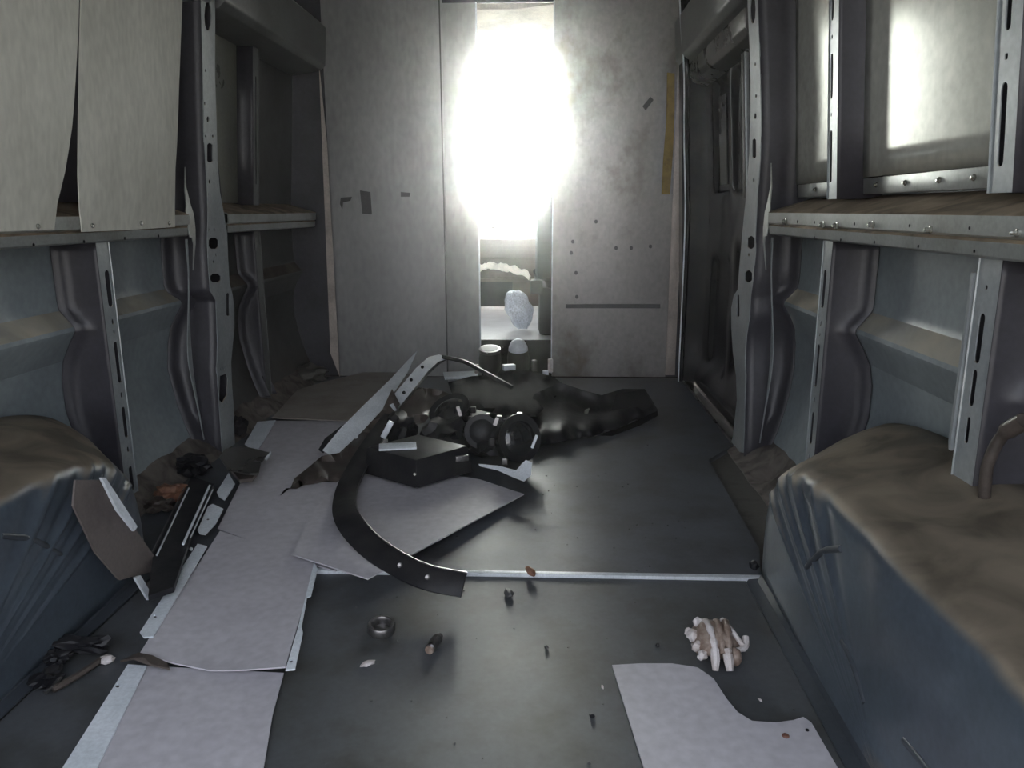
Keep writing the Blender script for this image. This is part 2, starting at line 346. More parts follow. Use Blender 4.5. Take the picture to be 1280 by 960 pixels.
Lh = [ell(260, 20, 4.5, 19), ell(257, 88, 1, 2.5, 8), ell(256, 129, 1, 2.5, 8), ell(260, 149, 1.6, 4, 8), ell(257, 170, 1, 2, 8), ell(266, 170, 1, 2, 8), rr(259, 179, 266, 203), ell(262, 227, 1.2, 3, 8),
      ell(262, 287, .8, 2.5, 8), ell(268, 287, .8, 2.5, 8), rr(261, 297, 273, 311, 3), ell(270, 318, .8, 2.5, 8), ell(267, 327, 1, 2.2, 8), rr(263, 342, 276, 353, 3), rr(283, 366, 287, 395, 1.5), [(275, 470), (283, 467), (285, 472), (284, 493), (278, 504), (274, 500)], ell(276, 461, .7, 2.5, 8), ell(280, 461, .7, 2.5, 8)]
pix_plate(-1, .87, Lout, Lh, .003, 'pillar', 'frame', wl)
Rout = [(933, -40), (935, 20), (937, 60), (938, 100), (938, 150), (936, 200), (933, 240), (928, 290), (924, 335), (922, 362), (917, 370), (914, 385), (914, 410), (916, 440), (920, 470), (921, 500), (916, 545), (912, 562),
        (929, 566), (930, 540), (931, 500), (932, 470), (931, 450), (933, 420), (937, 395), (938, 372), (941, 350), (944, 315), (944, 290), (947, 240), (950, 200), (951, 150), (950, 100), (949, 60), (947, 20), (946, -40)]
Rh = [ell(941, 12, 3.5, 18), ell(944, 80, 1, 2.5, 8), ell(945, 120, 1, 2.5, 8), ell(944, 145, 1.6, 4, 8), rr(940, 173, 945, 198), ell(942, 225, 1, 3, 8), rr(934, 295, 943, 311, 3), ell(936, 318, .8, 2.5, 8), rr(931, 338, 940, 353, 3), rr(921, 368, 924, 396, 1.2)]
pix_plate(1, .87, Rout, Rh, .003, 'pillar', 'frame', wr)
def pillar_webs(s, wall, yn, yf, zf):
    zs = [0]+ZS[1:]
    for k, (yy, sg) in enumerate(((yn, -1), (yf, 1))):
        P = []
        for z in zs:
            y = yy(z); sd = skin_d(z)
            row = [(.872, y), (.90, y), (.925, y-.004*sg*-1), (.94, y+.004*-sg*-1), (sd-.03, y+sg*.002), (sd-.01, y+sg*.02), (sd-.002, y+sg*.05)]
            P.append([WP(s, q, e, z) for q, e in row])
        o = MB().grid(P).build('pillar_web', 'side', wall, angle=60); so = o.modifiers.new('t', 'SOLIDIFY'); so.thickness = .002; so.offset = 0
    MB().box((s*.955, (yn(.5)+yf(.5))/2, TOP/2), (.012, .06, TOP-.02)).build('pillar_back', 'hole', wall)
zt = lambda side: None
def edge_fn(s, d, pts):
    q = sorted([(onwall(s, d, *p).z, onwall(s, d, *p).y) for p in pts]); return lambda z: interp(z, q)
pillar_webs(-1, wl, edge_fn(-1, .87, Lout[:17]), edge_fn(-1, .87, Lout[17:]), None)
pillar_webs(1, wr, edge_fn(1, .87, Rout[18:]), edge_fn(1, .87, Rout[:18]), None)
# S-shaped flange standing on the pillar web below the rail
for s, wall, y0 in ((-1, wl, 2.40), (1, wr, 2.42)):
    P = []
    for k in range(25):
        z = lerp(.06, .715, k/24); wd = .004+.022*math.exp(-((z-.34)/.12)**2)+.010*math.exp(-((z-.70)/.05)**2)
        dd = .915+.012*math.sin((z-.1)*7)
        P.append([WP(s, dd, y0, z), WP(s, dd, y0-wd, z), WP(s, dd+.003, y0-wd, z), WP(s, dd+.003, y0, z)])
    MB().grid(P, closed_v=True, cap=True).build('pillar_flange', 'frame', wall)
    b = MB(); n = 12                                        # torn rail end with a tall pointed ear
    ear = [(2.335, .722), (2.335, .80), (2.345, .815), (2.352, .86), (2.358, .93), (2.364, .87), (2.375, .82), (2.385, .79), (2.38, .745), (2.37, .70), (2.363, .62), (2.358, .70), (2.35, .722)]
    b.plate([ear], lambda u, v, w: WP(s, .866+w+.02*math.sin((v-.72)*9)**2, u, v), .003)
    b.build('rail_end', 'rail', wall)
# dusty sill between the ribs and the floor
for s, wall in ((-1, wl), (1, wr)):
    P = []
    for i in range(60):
        y = lerp(1.60, 3.62 if s < 0 else 2.56, i/59); row = []
        for j in range(9):
            t = j/8; d = lerp(.84, .985, t); z = -.01+.11*t**1.4
            z -= .035*sum(math.exp(-((y-c)/.035)**2-((t-.45)/.22)**2) for c in (1.74, 2.06, 2.24, 2.75, 2.9, 3.25))
            z += .008*noise.noise(Vector((y*6, t*3, s)))
            row.append(WP(s, d, y, z))
        P.append(row)
    o = MB().grid(P).build('sill_panel', 'sill', wall, angle=60); so = o.modifiers.new('t', 'SOLIDIFY'); so.thickness = .002; so.offset = -1

# small hardware on the rails: bolts stand proud, punched holes show dark
def studs(s, d, pts, r, name, m, wall, h=.006):
    p0 = None
    for p in pts:
        q = onwall(s, d, *p); rad = r*(q-EYE).length
        b = MB().lathe((0, 0, 0), (-s, 0, 0), [(rad*1.25, 0), (rad*1.25, h*.25), (rad*.8, h*.3), (rad*.8, h*.8), (rad*.4, h)], 8)
        o = b.build(name, m); o.parent = wall; o.location = q
def punched(s, d, pts, wall, ru=.003, rv=.005):
    b = MB()
    for p in pts:
        q = onwall(s, d, *p); k = (q-EYE).length/1.6
        b.lathe(q, (-s, 0, 0), [(ru*k, 0), (ru*k, .0006)], 8)
    stuff(b.build('punched_holes', 'hole', wall))
rail_r = [o for o in wr.children if o.name.startswith('belt_rail')][0]
studs(1, .869, [(983, 277), (1030, 281), (1047, 282), (1092, 281), (1164, 287), (1273, 291)], .0034, 'bolt', 'screw', rail_r, .012)
punched(1, .8685, [(997, 277), (1018, 278), (1068, 280), (1137, 282), (1212, 285)], wr)
punched(1, .8725, [(1018, 297), (1051, 300), (1093, 303), (1148, 308), (1218, 314)], wr)
punched(-1, .8725, [(42, 306), (105, 302), (156, 298), (198, 295)], wl)
# upper right glossy panels with their screwed foot strip
def wallrect(s, d, y0, y1, z0, z1, t, name, m, wall, bev=0): return MB().grid([[WP(s, q, y, z) for q, z in ((d, z0), (d, z1), (d+t, z1), (d+t, z0))] for y in (y0, y1)], closed_v=True, cap=True).build(name, m, wall, bevel=bev)
def bowed(s, d, y0, y1, z0, z1, bow, name, m, wall):
    P = []
    for i in range(17):
        y = lerp(y0, y1, i/16); row = []
        for j in range(13):
            z = lerp(z0, z1, j/12); row.append(WP(s, d-.034*(y-y0)-bow*(1-(2*i/16-1)**2)*(.4+.6*math.sin(math.pi*j/12)), y, z))
        P.append(row)
    o = MB().grid(P).build(name, m, wall, angle=60); so = o.modifiers.new('t', 'SOLIDIFY'); so.thickness = .002; so.offset = 0; return o
bowed(1, .985, 1.265, 1.885, .87, 1.60, .001, 'upper_panel', 'glossboard', wr)
bowed(1, .985, 1.965, 2.40, .87, 1.60, .003, 'upper_panel', 'glossboard', wr)
bowed(1, .985, .52, 1.18, .87, 1.60, .010, 'upper_panel', 'glossboard', wr)
for a, b_ in ((1.265, 1.88), (1.965, 2.36)):
    fs_ = wallrect(1, .962, a, b_, .832, .868, .012, 'foot_strip', 'rail', wr, .002)
    STRIPS = globals().setdefault('STRIPS', []); STRIPS.append(fs_)
for y in (1.40, 1.52, 1.66, 1.80, 2.06, 2.20):
    o = MB().lathe((0, 0, 0), (-1, 0, 0), [(.006, 0), (.006, .002), (.004, .003), (.003, .007)], 8).build('screw', 'screw'); o.parent = STRIPS[y > 1.9]; o.location = WP(1, .961, y, .851)
# bracket at the right edge
MB().tube(smooth_path([WP(1, .91, 1.10, .50), WP(1, .90, 1.13, .47), WP(1, .89, 1.14, .42), WP(1, .895, 1.145, .36)], 5), [.013]*5+[.009]*11, 12).build('hinge_bracket', 'taupe', wr, angle=60)

# ---- sliding door bay, right side (dark glossy)
dr = struct(wallrect(1, 1.0, 2.60, FRONT, 0, TOP, .012, 'door_1', 'door', None))
def dsurf(y, z):
    d = .955
    def box(y0, y1, z0, z1, e=.03):
        f = lambda t, a, b: max(0, min(1, (t-a)/e))*max(0, min(1, (b-t)/e)); return f(y, y0, y1)*f(z, z0, z1)
    d += .03*box(2.75, 3.14, .86, 1.34)+.03*box(3.20, 3.48, .86, 1.34)
    d += .02*box(2.72, 3.10, .12, .40, .05)+.02*box(3.16, 3.50, .10, .62, .05)+.015*box(2.72, 3.08, .46, .70, .05)
    d -= .03*max(0, min(1, (.12-z)/.08))
    d += .0035*noise.noise(Vector((y*7, z*7, 2)))
    return d
P = [[WP(1, dsurf(lerp(2.60, 3.62, i/70), lerp(.0, 1.335, j/90)), lerp(2.60, 3.62, i/70), lerp(.0, 1.335, j/90)) for j in range(91)] for i in range(71)]
o = MB().grid(P).build('door_lining', 'door', dr, angle=60); so = o.modifiers.new('t', 'SOLIDIFY'); so.thickness = .002; so.offset = 1
bar_y(1, [(.90, 1.34), (.885, 1.36), (.885, 1.42), (.90, 1.44), (.96, 1.46), (.96, 1.32)], 2.64, 3.60, 'door_rail', 'doorframe', dr, bevel=.004)
for y, m in ((2.86, 'frame'), (2.90, 'doorframe')):
    MB().sweep([WP(1, .945, y, z) for z in (.84, 1.0, 1.2, 1.33)], [(-.008, -.006), (.008, -.006), (.006, .008), (-.006, .008)], up=(-1, 0, 0)).build('window_bar', m, dr, bevel=.002)
wallrect(1, .965, 3.28, 3.40, .90, 1.25, .004, 'window_insert', 'doorframe', dr)
# rubber seal up the front edge of the door
sp_ = [(852, -30), (854, 30), (858, 90), (858, 170), (857, 260), (853, 340), (849, 410), (846, 470)]
pts = [onx(.86-lean(onx(.86, *p).z), *p) for p in sp_]; pts = [Vector((p.x, min(p.y, 3.6), p.z)) for p in pts]
MB().tube(smooth_path(pts, 6), .013, 10).build('door_seal', 'rubber', dr)
MB().tube(smooth_path([p+Vector((-.012, -.010, 0)) for p in pts], 6), .0035, 8).build('seal_glint', 'alu', dr)  # pale line drawn in as the highlight along the black seal
wallrect(1, .868, 3.60, 3.69, 0, TOP, .12, 'front_post', 'door', dr)
MB().box((.955, 3.13, -.012), (.16, 1.05, .006)).build('door_step', 'rubber', dr)

# ---- partition
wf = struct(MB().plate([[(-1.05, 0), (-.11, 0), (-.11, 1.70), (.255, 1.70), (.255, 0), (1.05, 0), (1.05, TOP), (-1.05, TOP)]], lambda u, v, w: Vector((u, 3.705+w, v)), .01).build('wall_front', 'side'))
def ppanel(x0, x1, z0, z1, y, name, m, t=.004, xt=0):
    return MB().plate([[(x0, z0), (x1, z0), (x1+xt, z1), (x0+xt*.6, z1)]], lambda u, v, w: Vector((u, y-w, v)), t).build(name, m, wf, bevel=.001)
ppanel(-.805, -.262, .0, TOP-.02, 3.690, 'partition_panel', 'part', xt=.01)
ppanel(-.262, -.098, .0, 1.70, 3.700, 'partition_panel', 'part')
ppanel(.247, .800, .003, TOP-.02, 3.690, 'partition_panel', 'part2')
ppanel(.802, .848, .01, TOP-.02, 3.700, 'edge_strip', 'edge')
MB().plate([[(-.835, .12), (-.795, .0), (-.795, 1.1), (-.812, 1.45)]], lambda u, v, w: Vector((u, 3.66-w, v)), .004).build('edge_strip', 'edge', wf)
MB().box((-.264, 3.684, .87), (.006, .004, 1.72)).build('panel_joint', 'tape', wf)
MB().box((-.101, 3.694, .87), (.006, .012, 1.66)).build('door_edge', 'alu', wf)
MB().box((.246, 3.683, .87), (.005, .008, 1.70)).build('door_edge', 'alu', wf)
def ontape(px, y=3.6845, name='tape_mark', m='tape', t=.002):
    lp = [(ony(y, *p).x, ony(y, *p).z) for p in px]
    return MB().plate([lp], lambda u, v, w: Vector((u, y-w, v)), t).build(name, m, wf)
ontape([(707, 380), (825, 380), (825, 385), (707, 385)], name='trim_bar', t=.010)
ontape([(450, 238), (463, 240), (465, 268), (453, 267)]); ontape([(501, 240), (513, 241), (512, 246), (501, 246)])
ontape([(803, 133), (813, 121), (817, 125), (807, 138)]); ontape([(426, 247), (440, 246), (438, 251), (429, 253), (428, 262), (425, 255)])
for p in ((716, 302), (720, 341), (721, 371), (745, 277), (770, 310), (789, 310), (813, 308), (714, 316)):
    ontape(ell(p[0], p[1], 2.2, 2.6, 8), name='screw_mark')
fs = tag(MB().plate([[(ony(3.68, *p).x, ony(3.68, *p).z) for p in [(834, 91), (843, 92), (843, 140), (841, 190), (837, 243), (827, 243), (829, 200), (833, 150)]]], lambda u, v, w: Vector((u, 3.685-w, v)), .012).build('foam_strip', 'foam'), 'ochre foam strip stuck upright on the right partition panel edge', 'strip')
# ---- ceiling
ce = struct(MB().box((0, (REAR+FRONT)/2, TOP+.02), (2.05, FRONT-REAR, .04)).build('ceiling', 'frame'))
for y in (.5, 1.22, 1.92, 2.5, 3.1): MB().box((0, y, TOP-.01), (1.74, .06, .03)).build('roof_bow', 'frame', ce, bevel=.004)

# ---- cab beyond the doorway
cf = struct(MB().box((0, 4.62, .13), (1.9, 1.76, .09)).build('floor_cab', 'cabfloor'))
MB().box((0, 3.735, .075), (1.9, .02, .20)).build('cab_step_riser', 'rubber', cf)
cc = struct(MB().plate([[(-.95, 3.72), (.95, 3.72), (.95, 4.98), (-.95, 4.98)]], lambda u, v, w: Vector((u, v, 1.80-.09*max(0, v-4.2)+w)), .03, .25).build('ceiling_cab', 'cabcream'))
MB().sweep([ony(3.80, *p)+Vector((0, 0, .0)) for p in ((560, 8), (600, 9), (650, 8), (690, 3), (760, 0))], [(-.012, -.012), (.012, -.012), (.012, .012), (-.012, .012)]).build('headliner_edge', 'cabcream', cc)
for s, nm in ((-1, 'wall_cab_left'), (1, 'wall_cab_right')):
    win = [(4.0, .85), (5.15, .80), (4.85, 1.60), (4.0, 1.62)]
    wc = struct(MB().plate([[(3.715, 0), (5.5, 0), (5.5, .72), (4.98, 1.75), (3.715, 1.80)], win], lambda u, v, w: Vector((s*(.95+w), u, v)), .04).build(nm, 'cabtrim'))
    MB().plate([win], lambda u, v, w: Vector((s*(.965+w), u, v)), .004).build('pane', 'glass', wc)
ww = struct(MB().plate([[(-.93, 0), (.93, 0), (.90, 1.0), (-.90, 1.0)], [(-.88, .05), (.88, .05), (.85, .95), (-.85, .95)]], lambda u, v, w: Vector((u, lerp(5.48, 4.97, v)+w, lerp(.70, 1.75, v))), .03).build('window_1', 'cabcream'))
MB().plate([[(-.88, .05), (.88, .05), (.85, .95), (-.85, .95)]], lambda u, v, w: Vector((u, lerp(5.49, 4.98, v)+w, lerp(.70, 1.75, v))), .004).build('windscreen_pane', 'glass', ww)
da = thing('dashboard', (0, 5.1, .18), 'brown dashboard under the bright windscreen beyond the doorway', 'dashboard')
MB().plate([[(4.93, .50), (4.90, .62), (4.98, .665), (5.48, .70), (5.48, .18), (5.05, .18), (5.0, .36), (4.97, .50)]], lambda u, v, w: Vector((-.93+w, u, v)), 1.86).build('body', 'cabtrim', da, bevel=.01)
MB().box((0, 4.99, .36), (1.7, .10, .02)).build('shelf', 'cabtrim', da)
MB().box((-.25, 5.02, .27), (.5, .05, .17)).build('kick_panel', 'black', da)
def crumple(c, ru, rv, h, name, m, seed, amp=.3, nu=26, nv=18, fold=3):
    P = []
    for i in range(nu):
        row = []
        for j in range(nv):
            u, v = 2*i/(nu-1)-1, 2*j/(nv-1)-1
            z = h*(1-.6*abs(u)**2-.4*v*v)+amp*h*noise.noise(Vector((u*fold+seed, v*fold, seed)))+amp*h*.5*abs(noise.noise(Vector((u*fold*2.3, v*fold*2.3, seed))))
            k = 1+.14*noise.noise(Vector((u*2, v*2, seed*3)))
            row.append(Vector(c)+Vector(ru)*u*k+Vector(rv)*v*k+Vector((0, 0, z)))
        P.append(row)
    o = MB().grid(P).build(name, m, angle=28); so = o.modifiers.new('t', 'SOLIDIFY'); so.thickness = .002; return o
tag(crumple((-.08, 4.92, .385), (.19, 0, -.02), (0, .05, 0), .075, 'paper_sheet', 'paper', 3, .5), 'crumpled cream paper lying on the shelf below the dashboard', 'paper')
tag(MB().plate([[(-.02, .663), (.16, .663), (.16, .78), (.09, .755)]], lambda u, v, w: Vector((u, 4.97+w+(v-.66)*.8, v)), .006).build('card', 'paper'), 'white card propped on top of the dashboard', 'card')
for k, (x, z, sx_, sz, m, lb) in enumerate(((-.17, .735, .09, .05, 'steel', 'grey metal box on the dashboard at the doorway edge'), (-.06, .72, .05, .03, 'rust', 'small reddish box on the dashboard between grey box and white card'))):
    tag(MB().box((x, 5.2, .682+sz/2), (sx_, .06, sz)).build('small_box', m, bevel=.005), lb, 'box')
# seat seen edge-on through the doorway
st = thing('cab_seat', (.42, 4.15, .175), 'dark cab seat at the right side of the doorway', 'seat')
MB().box((.43, 4.1, .30), (.50, .48, .25)).build('base', 'seat', st, bevel=.03)
MB().box((.46, 4.04, .48), (.50, .52, .14)).build('cushion', 'seat', st, bevel=.05)
MB().box((.425, 3.82, .76), (.52, .11, .60), Matrix.Rotation(-.06, 3, 'X')).build('backrest', 'seat', st, bevel=.04)
MB().box((.46, 3.79, 1.08), (.28, .09, .16)).build('headrest', 'seat', st, bevel=.03)
MB().tube([(.185, 4.0, .42), (.175, 3.9, .47), (.17, 3.85, .50)], .018, 8).build('recline_lever', 'black', st)
MB().box((.17, 3.84, .425), (.06, .05, .07)).build('belt_buckle', 'black', st, bevel=.008)
MB().box((.205, 3.81, .475), (.02, .02, .025)).build('buckle_button', 'white', st, bevel=.004)
# plastic bag
P = []
for i in range(18):
    t = i/17; row = []
    for k in range(20):
        a = 2*math.pi*k/20; r = .03+.055*math.sin(math.pi*min(1, t*1.05))**.6+.012*noise.noise(Vector((math.cos(a)*2, math.sin(a)*2, t*5)))
        row.append(Vector((.085+r*.85*math.cos(a)-.03*(1-t)+.01*t, 4.05+r*.7*math.sin(a), .385-.20*t+.012*noise.noise(Vector((a, t*6, 1))))))
    P.append(row)
tag(MB().grid(P, closed_v=True, cap=True).build('plastic_bag', 'bag', angle=25), 'crinkled clear plastic bag slumped beside the dark cab seat', 'bag')
struct(MB().box((0, 10, -.72), (80, 80, .1)).build('ground', 'ground'))

# ================================================================== WHEEL ARCHES
def wheel_arch(s, label):
    root = thing('wheel_arch', (s*.8, 1.05, -.004), label, 'wheel arch', 'wheel arches')
    nT, P = 150, []
    Yc = .93
    def outline(th, a, H, p=.50):
        c, q = math.cos(th), math.sin(th); return Vector((0, a*math.copysign(abs(c)**p, c), H*abs(q)**p))
    cre = [.42, .68, .95, 1.22, 1.55, 1.9, 2.2, 2.5]
    for i in range(nT+1):
        th = math.pi*i/nT; row = []
        rdg = sum(math.exp(-((th-c)/.022)**2) for c in cre)*.006 - sum(math.exp(-((th-c-.09)/.04)**2) for c in cre)*.004
        prof = [(.0, .690), (.25, .690), (.5, .690), (.72, .691), (.84, .693), (.92, .695), (.965, .701), (.988, .712), (1.0, .732), (1.008, .79), (1.02, .84), (1.03, .88), (1.035, .94), (1.04, .998)]
        for k, (rho, X) in enumerate(prof):
            grow = max(0, (X-.72)/.28)
            a = lerp(.69, .93, grow**.9) if th < math.pi/2 else lerp(.66, .70, grow)
            o = outline(th, a, .338+.022*min(1, grow*1.3))
            amp = max(0, min(1, (rho-.45)/.35))
            taper = 0             # face turns in slightly towards the front
            if rho < .97: pt = o*rho; X2 = X-rdg*amp+taper
            else: pt = o*(rho+rdg*.9*max(0, 1-(X-.7)/.2)); X2 = X
            row.append(Vector((s*X2, Yc+pt.y, max(-.006, pt.z))))
        P.append(row)
    b = MB().grid(P); o = b.build('shell', 'arch', root, angle=70)
    so = o.modifiers.new('t', 'SOLIDIFY'); so.thickness = .003; so.offset = 1 if s < 0 else -1
    # welded foot flange along the floor
    P = []
    for y in (.27, .6, 1.0, 1.4, 1.57, 1.62): 
        x = .69-(.0 if y < 1.6 else -.03)
        P.append([Vector((s*(x-.028), y, -.003)), Vector((s*(x-.028), y, .001)), Vector((s*(x-.004), y, .003)), Vector((s*(x+.002), y, .02)), Vector((s*(x+.006), y, .0))])
    MB().grid(P, closed_v=True, cap=True).build('foot_flange', 'archfoot', root)
    # pressed feature ridges low on the inboard face
    for (y0, z0), (y1, z1) in (((.90, .12), (.62, .125)), ((1.30, .17), (1.16, .27)), ((1.12, .13), (1.02, .09))):
        MB().tube(smooth_path([(s*.693, y0, z0), (s*.691, (y0+y1)/2, (z0+z1)/2+.012), (s*.693, y1, z1)], 8), .006, 10).build('ridge', 'archfoot', root, angle=60)
    return root
al = wheel_arch(-1, 'ribbed blue-grey wheel arch on the left with a brown board leaning on it')
ar = wheel_arch(1, 'large dusty ribbed wheel arch on the right beside the brown ridged fragment')

# ================================================================== BOARDS HANGING ON THE LEFT WALL
def wallboard(px, label, d, bulge):
    f = [onwall(-1, d, *p).yz for p in px]; y0 = min(p[0] for p in f); y1 = max(p[0] for p in f)
    root = thing('liner_board', WP(-1, d, (y0+y1)/2, .76), label, 'panel')
    MB().plate([f], lambda u, v, w: WP(-1, d+w-bulge*math.sin(math.pi*(u-y0)/(y1-y0))*max(0, min(1, (v-.77)/.25))*(.6+.4*math.cos((v-.8)*4)), u, v), .003, .05).build('sheet', 'board', root, angle=60)
    return root
ba = wallboard([(-60, 292), (68, 287), (70, 255), (78, 215), (86, 160), (92, 100), (97, 40), (100, -30), (-60, -30)], 'grey liner board hanging at the left edge behind the first board gap', .865, .02)
bb = wallboard([(103, 290), (150, 288), (219, 284), (218, 262), (217, 210), (220, 150), (224, 80), (228, 0), (229, -30), (101, -30), (99, 60), (98, 150), (98, 220), (100, 262)], 'pale liner board curving out of the left wall next to the pillar', .865, .02)
for par, pts in ((ba, [(47, 283)]), (bb, [(115, 282), (176, 279), (211, 279)])):
    for p in pts:
        q = onwall(-1, .864, *p); o = MB().lathe((0, 0, 0), (1, 0, 0), [(.006, 0), (.006, .002), (.003, .005)], 8).build('screw', 'screw'); o.parent = par; o.matrix_parent_inverse = Matrix.Translation(-Vector(par.location)); o.location = q

# ================================================================== SHEETS ON THE FLOOR
def sheet(name, px, z, label, m='sheet', t=.003, step=.05, warp=None, cat='sheet'):
    c = onz(z, sum(p[0] for p in px)/len(px), sum(p[1] for p in px)/len(px))
    root = thing(name, c, label, cat)
    floor_plate(px, z, t, step, warp).build('panel', m, root, angle=60)
    return root
def flange(root, px, z, m='white', holes=(), name='flange', tilt=0.0, t=.003):  # flanges of the sheets painted whiter for the light their angle catches
    lp = [onz(z, *p)[:2] for p in px]
    MB().plate([lp]+[ [onz(z, *q)[:2] for q in ell(h[0], h[1], h[2], h[2]*.8, 8)] for h in holes], lambda u, v, w: Vector((u, v, z+w)), t).build(name, m, root)
z0 = -.002
s1 = sheet('floor_sheet', [(180, 834), (355, 843), (341, 895), (322, 1010), (95, 1010)], .000, 'lilac-grey sheet nearest the camera with a flange painted as lit down its left side', warp=lambda u, v: .004*max(0, 1.25-v))
flange(s1, [(160, 832), (184, 834), (98, 1010), (48, 1010)], .004, holes=[(147, 859, 3)])
s2 = sheet('floor_sheet', [(275, 665), (393, 703), (384, 745), (371, 790), (357, 839), (300, 839), (262, 836), (215, 828), (176, 820), (225, 742)], .012, 'lilac-grey sheet in the middle of the row with a notched lit-painted flange on its right', warp=lambda u, v: .006*math.sin(u*20)*max(0, min(1, (1.5-v)*5)))
flange(s2, [(393, 703), (397, 713), (389, 746), (384, 748), (377, 786), (379, 792), (369, 838), (357, 839), (372, 788)], .016, holes=[(364, 828, 2.6)])
s3 = sheet('floor_sheet', [(318, 570), (344, 527), (440, 526), (500, 545), (450, 640), (420, 715), (395, 708), (272, 662)], .007, 'lilac-grey sheet lying under the curved trim left end and the pile')
flange(s3, [(306, 556), (322, 528), (345, 526), (320, 568)], .012)
s4 = sheet('floor_sheet', [(365, 697), (460, 728), (560, 672), (655, 617), (600, 598), (520, 585), (430, 590), (392, 640)], .022, 'pointed lilac-grey sheet sticking out under the black pile across the floor', warp=lambda u, v: .006*math.sin(v*5))
s5 = sheet('floor_sheet', [(340, 523), (358, 503), (372, 488), (405, 478), (470, 462), (520, 470), (500, 500), (440, 527)], .016, 'buff sheet farthest back on the left near the partition', m='card')
s6 = sheet('floor_sheet', [(765, 833), (800, 831), (840, 831), (872, 836), (892, 850), (908, 875), (922, 892), (940, 903), (970, 905), (992, 902), (1004, 898), (1014, 905), (1075, 1010), (820, 1010), (795, 930)], .0, 'pale cut-out sheet with a curved notch in the lower right of the floor', m='sheet')
MB().lathe(onz(.003, 982, 920), (0, 0, 1), [(.006, 0), (.005, .002), (.003, .003)], 8).build('rust_spot', 'rust', s6)
MB().lathe(onz(.003, 1009, 913), (0, 0, 1), [(.003, 0), (.003, .0015)], 8).build('screw_hole', 'hole', s6)
t1 = thing('metal_strip', onz(.02, 215, 735), 'long white metal strip with two holes along the middle sheet', 'strip')
flange(t1, [(247, 681), (259, 684), (192, 797), (180, 798), (175, 792)], .020, holes=[(239, 687, 2.2), (194, 772, 2.4)], name='strip')
t2 = thing('white_tab', onz(.03, 262, 650), 'short white rounded tab above the long white strip', 'bracket')
flange(t2, [(247, 664), (260, 634), (266, 631), (279, 637), (270, 655), (257, 669), (250, 668)], .030, holes=[(260, 650, 2)], name='plate')
t3 = thing('white_tab', onz(.03, 280, 605), 'white folded tab directly below the dark mirror-like plate', 'bracket')
flange(t3, [(271, 616), (286, 592), (290, 600), (294, 606), (281, 626), (274, 622)], .030, name='plate')
# dark plate with a bright tip
mp = thing('dark_plate', onz(.05, 305, 578), 'dark glossy plate with a bright tip lying where the sheets meet the wall', 'plate')
floor_plate([(274, 572), (282, 562), (303, 559), (337, 566), (326, 578), (323, 592), (305, 592), (285, 588)], .055, .004, .03, lambda u, v: -.02*((u+.75)*4)**2).build('plate', 'doorframe', mp)
floor_plate([(331, 574), (339, 565), (339, 569), (333, 576)], .062, .004).build('tip', 'white', mp)
floor_plate([(288, 590), (322, 594), (316, 602), (300, 604)], .038, .010).build('backing', 'taupe', mp)
# dark trim panel with pale lines
tp = thing('door_trim_panel', onz(.03, 225, 680), 'long black trim panel with pale lines beside the left wheel arch', 'trim')
floor_plate([(240, 600), (268, 610), (240, 672), (218, 740), (186, 752), (192, 700), (215, 650)], .035, .012, None).build('body', 'black', tp)
def line3(a, b, za, zb, r, nm, m, par):
    A, B = onz(za, *a), onz(zb, *b); return MB().tube([A, A.lerp(B, .5), B], r, 6).build(nm, m, par)
line3((236, 610), (196, 694), .05, .05, .0022, 'pinstripe', 'alu', tp); line3((230, 610), (190, 690), .05, .05, .0015, 'pinstripe', 'steel', tp)
line3((262, 607), (229, 680), .052, .052, .0032, 'pinstripe', 'white', tp); line3((266, 612), (238, 672), .050, .050, .0016, 'pinstripe', 'alu', tp)
# board leaning on the left arch
lb_ = thing('brown_board', (-.66, 1.4, 0), 'brown board leaning on the left wheel arch with a pale broken edge', 'board')
def leanplate(px, x, t, name, m, par):
    f = lambda p: onx(x, *p)
    lp = [(f(p).y, f(p).z) for p in px]
    return MB().plate([lp], lambda u, v, w: Vector((x+w-.10*max(0, .34-v)*-1*.0+.05*max(0, .30-v), u, v)), t).build(name, m, par)
leanplate([(92, 600), (122, 600), (163, 662), (187, 700), (183, 714), (140, 725), (112, 690), (88, 632)], -.672, .004, 'sheet', 'brown', lb_)
leanplate([(123, 597), (128, 597), (164, 658), (160, 664), (141, 638)], -.664, .006, 'broken_edge', 'white', lb_)
tag(leanplate([(159, 722), (166, 719), (187, 759), (183, 767)], -.640, .005, 'white_strip', 'white', None), 'short white strip end standing below the brown board', 'strip')

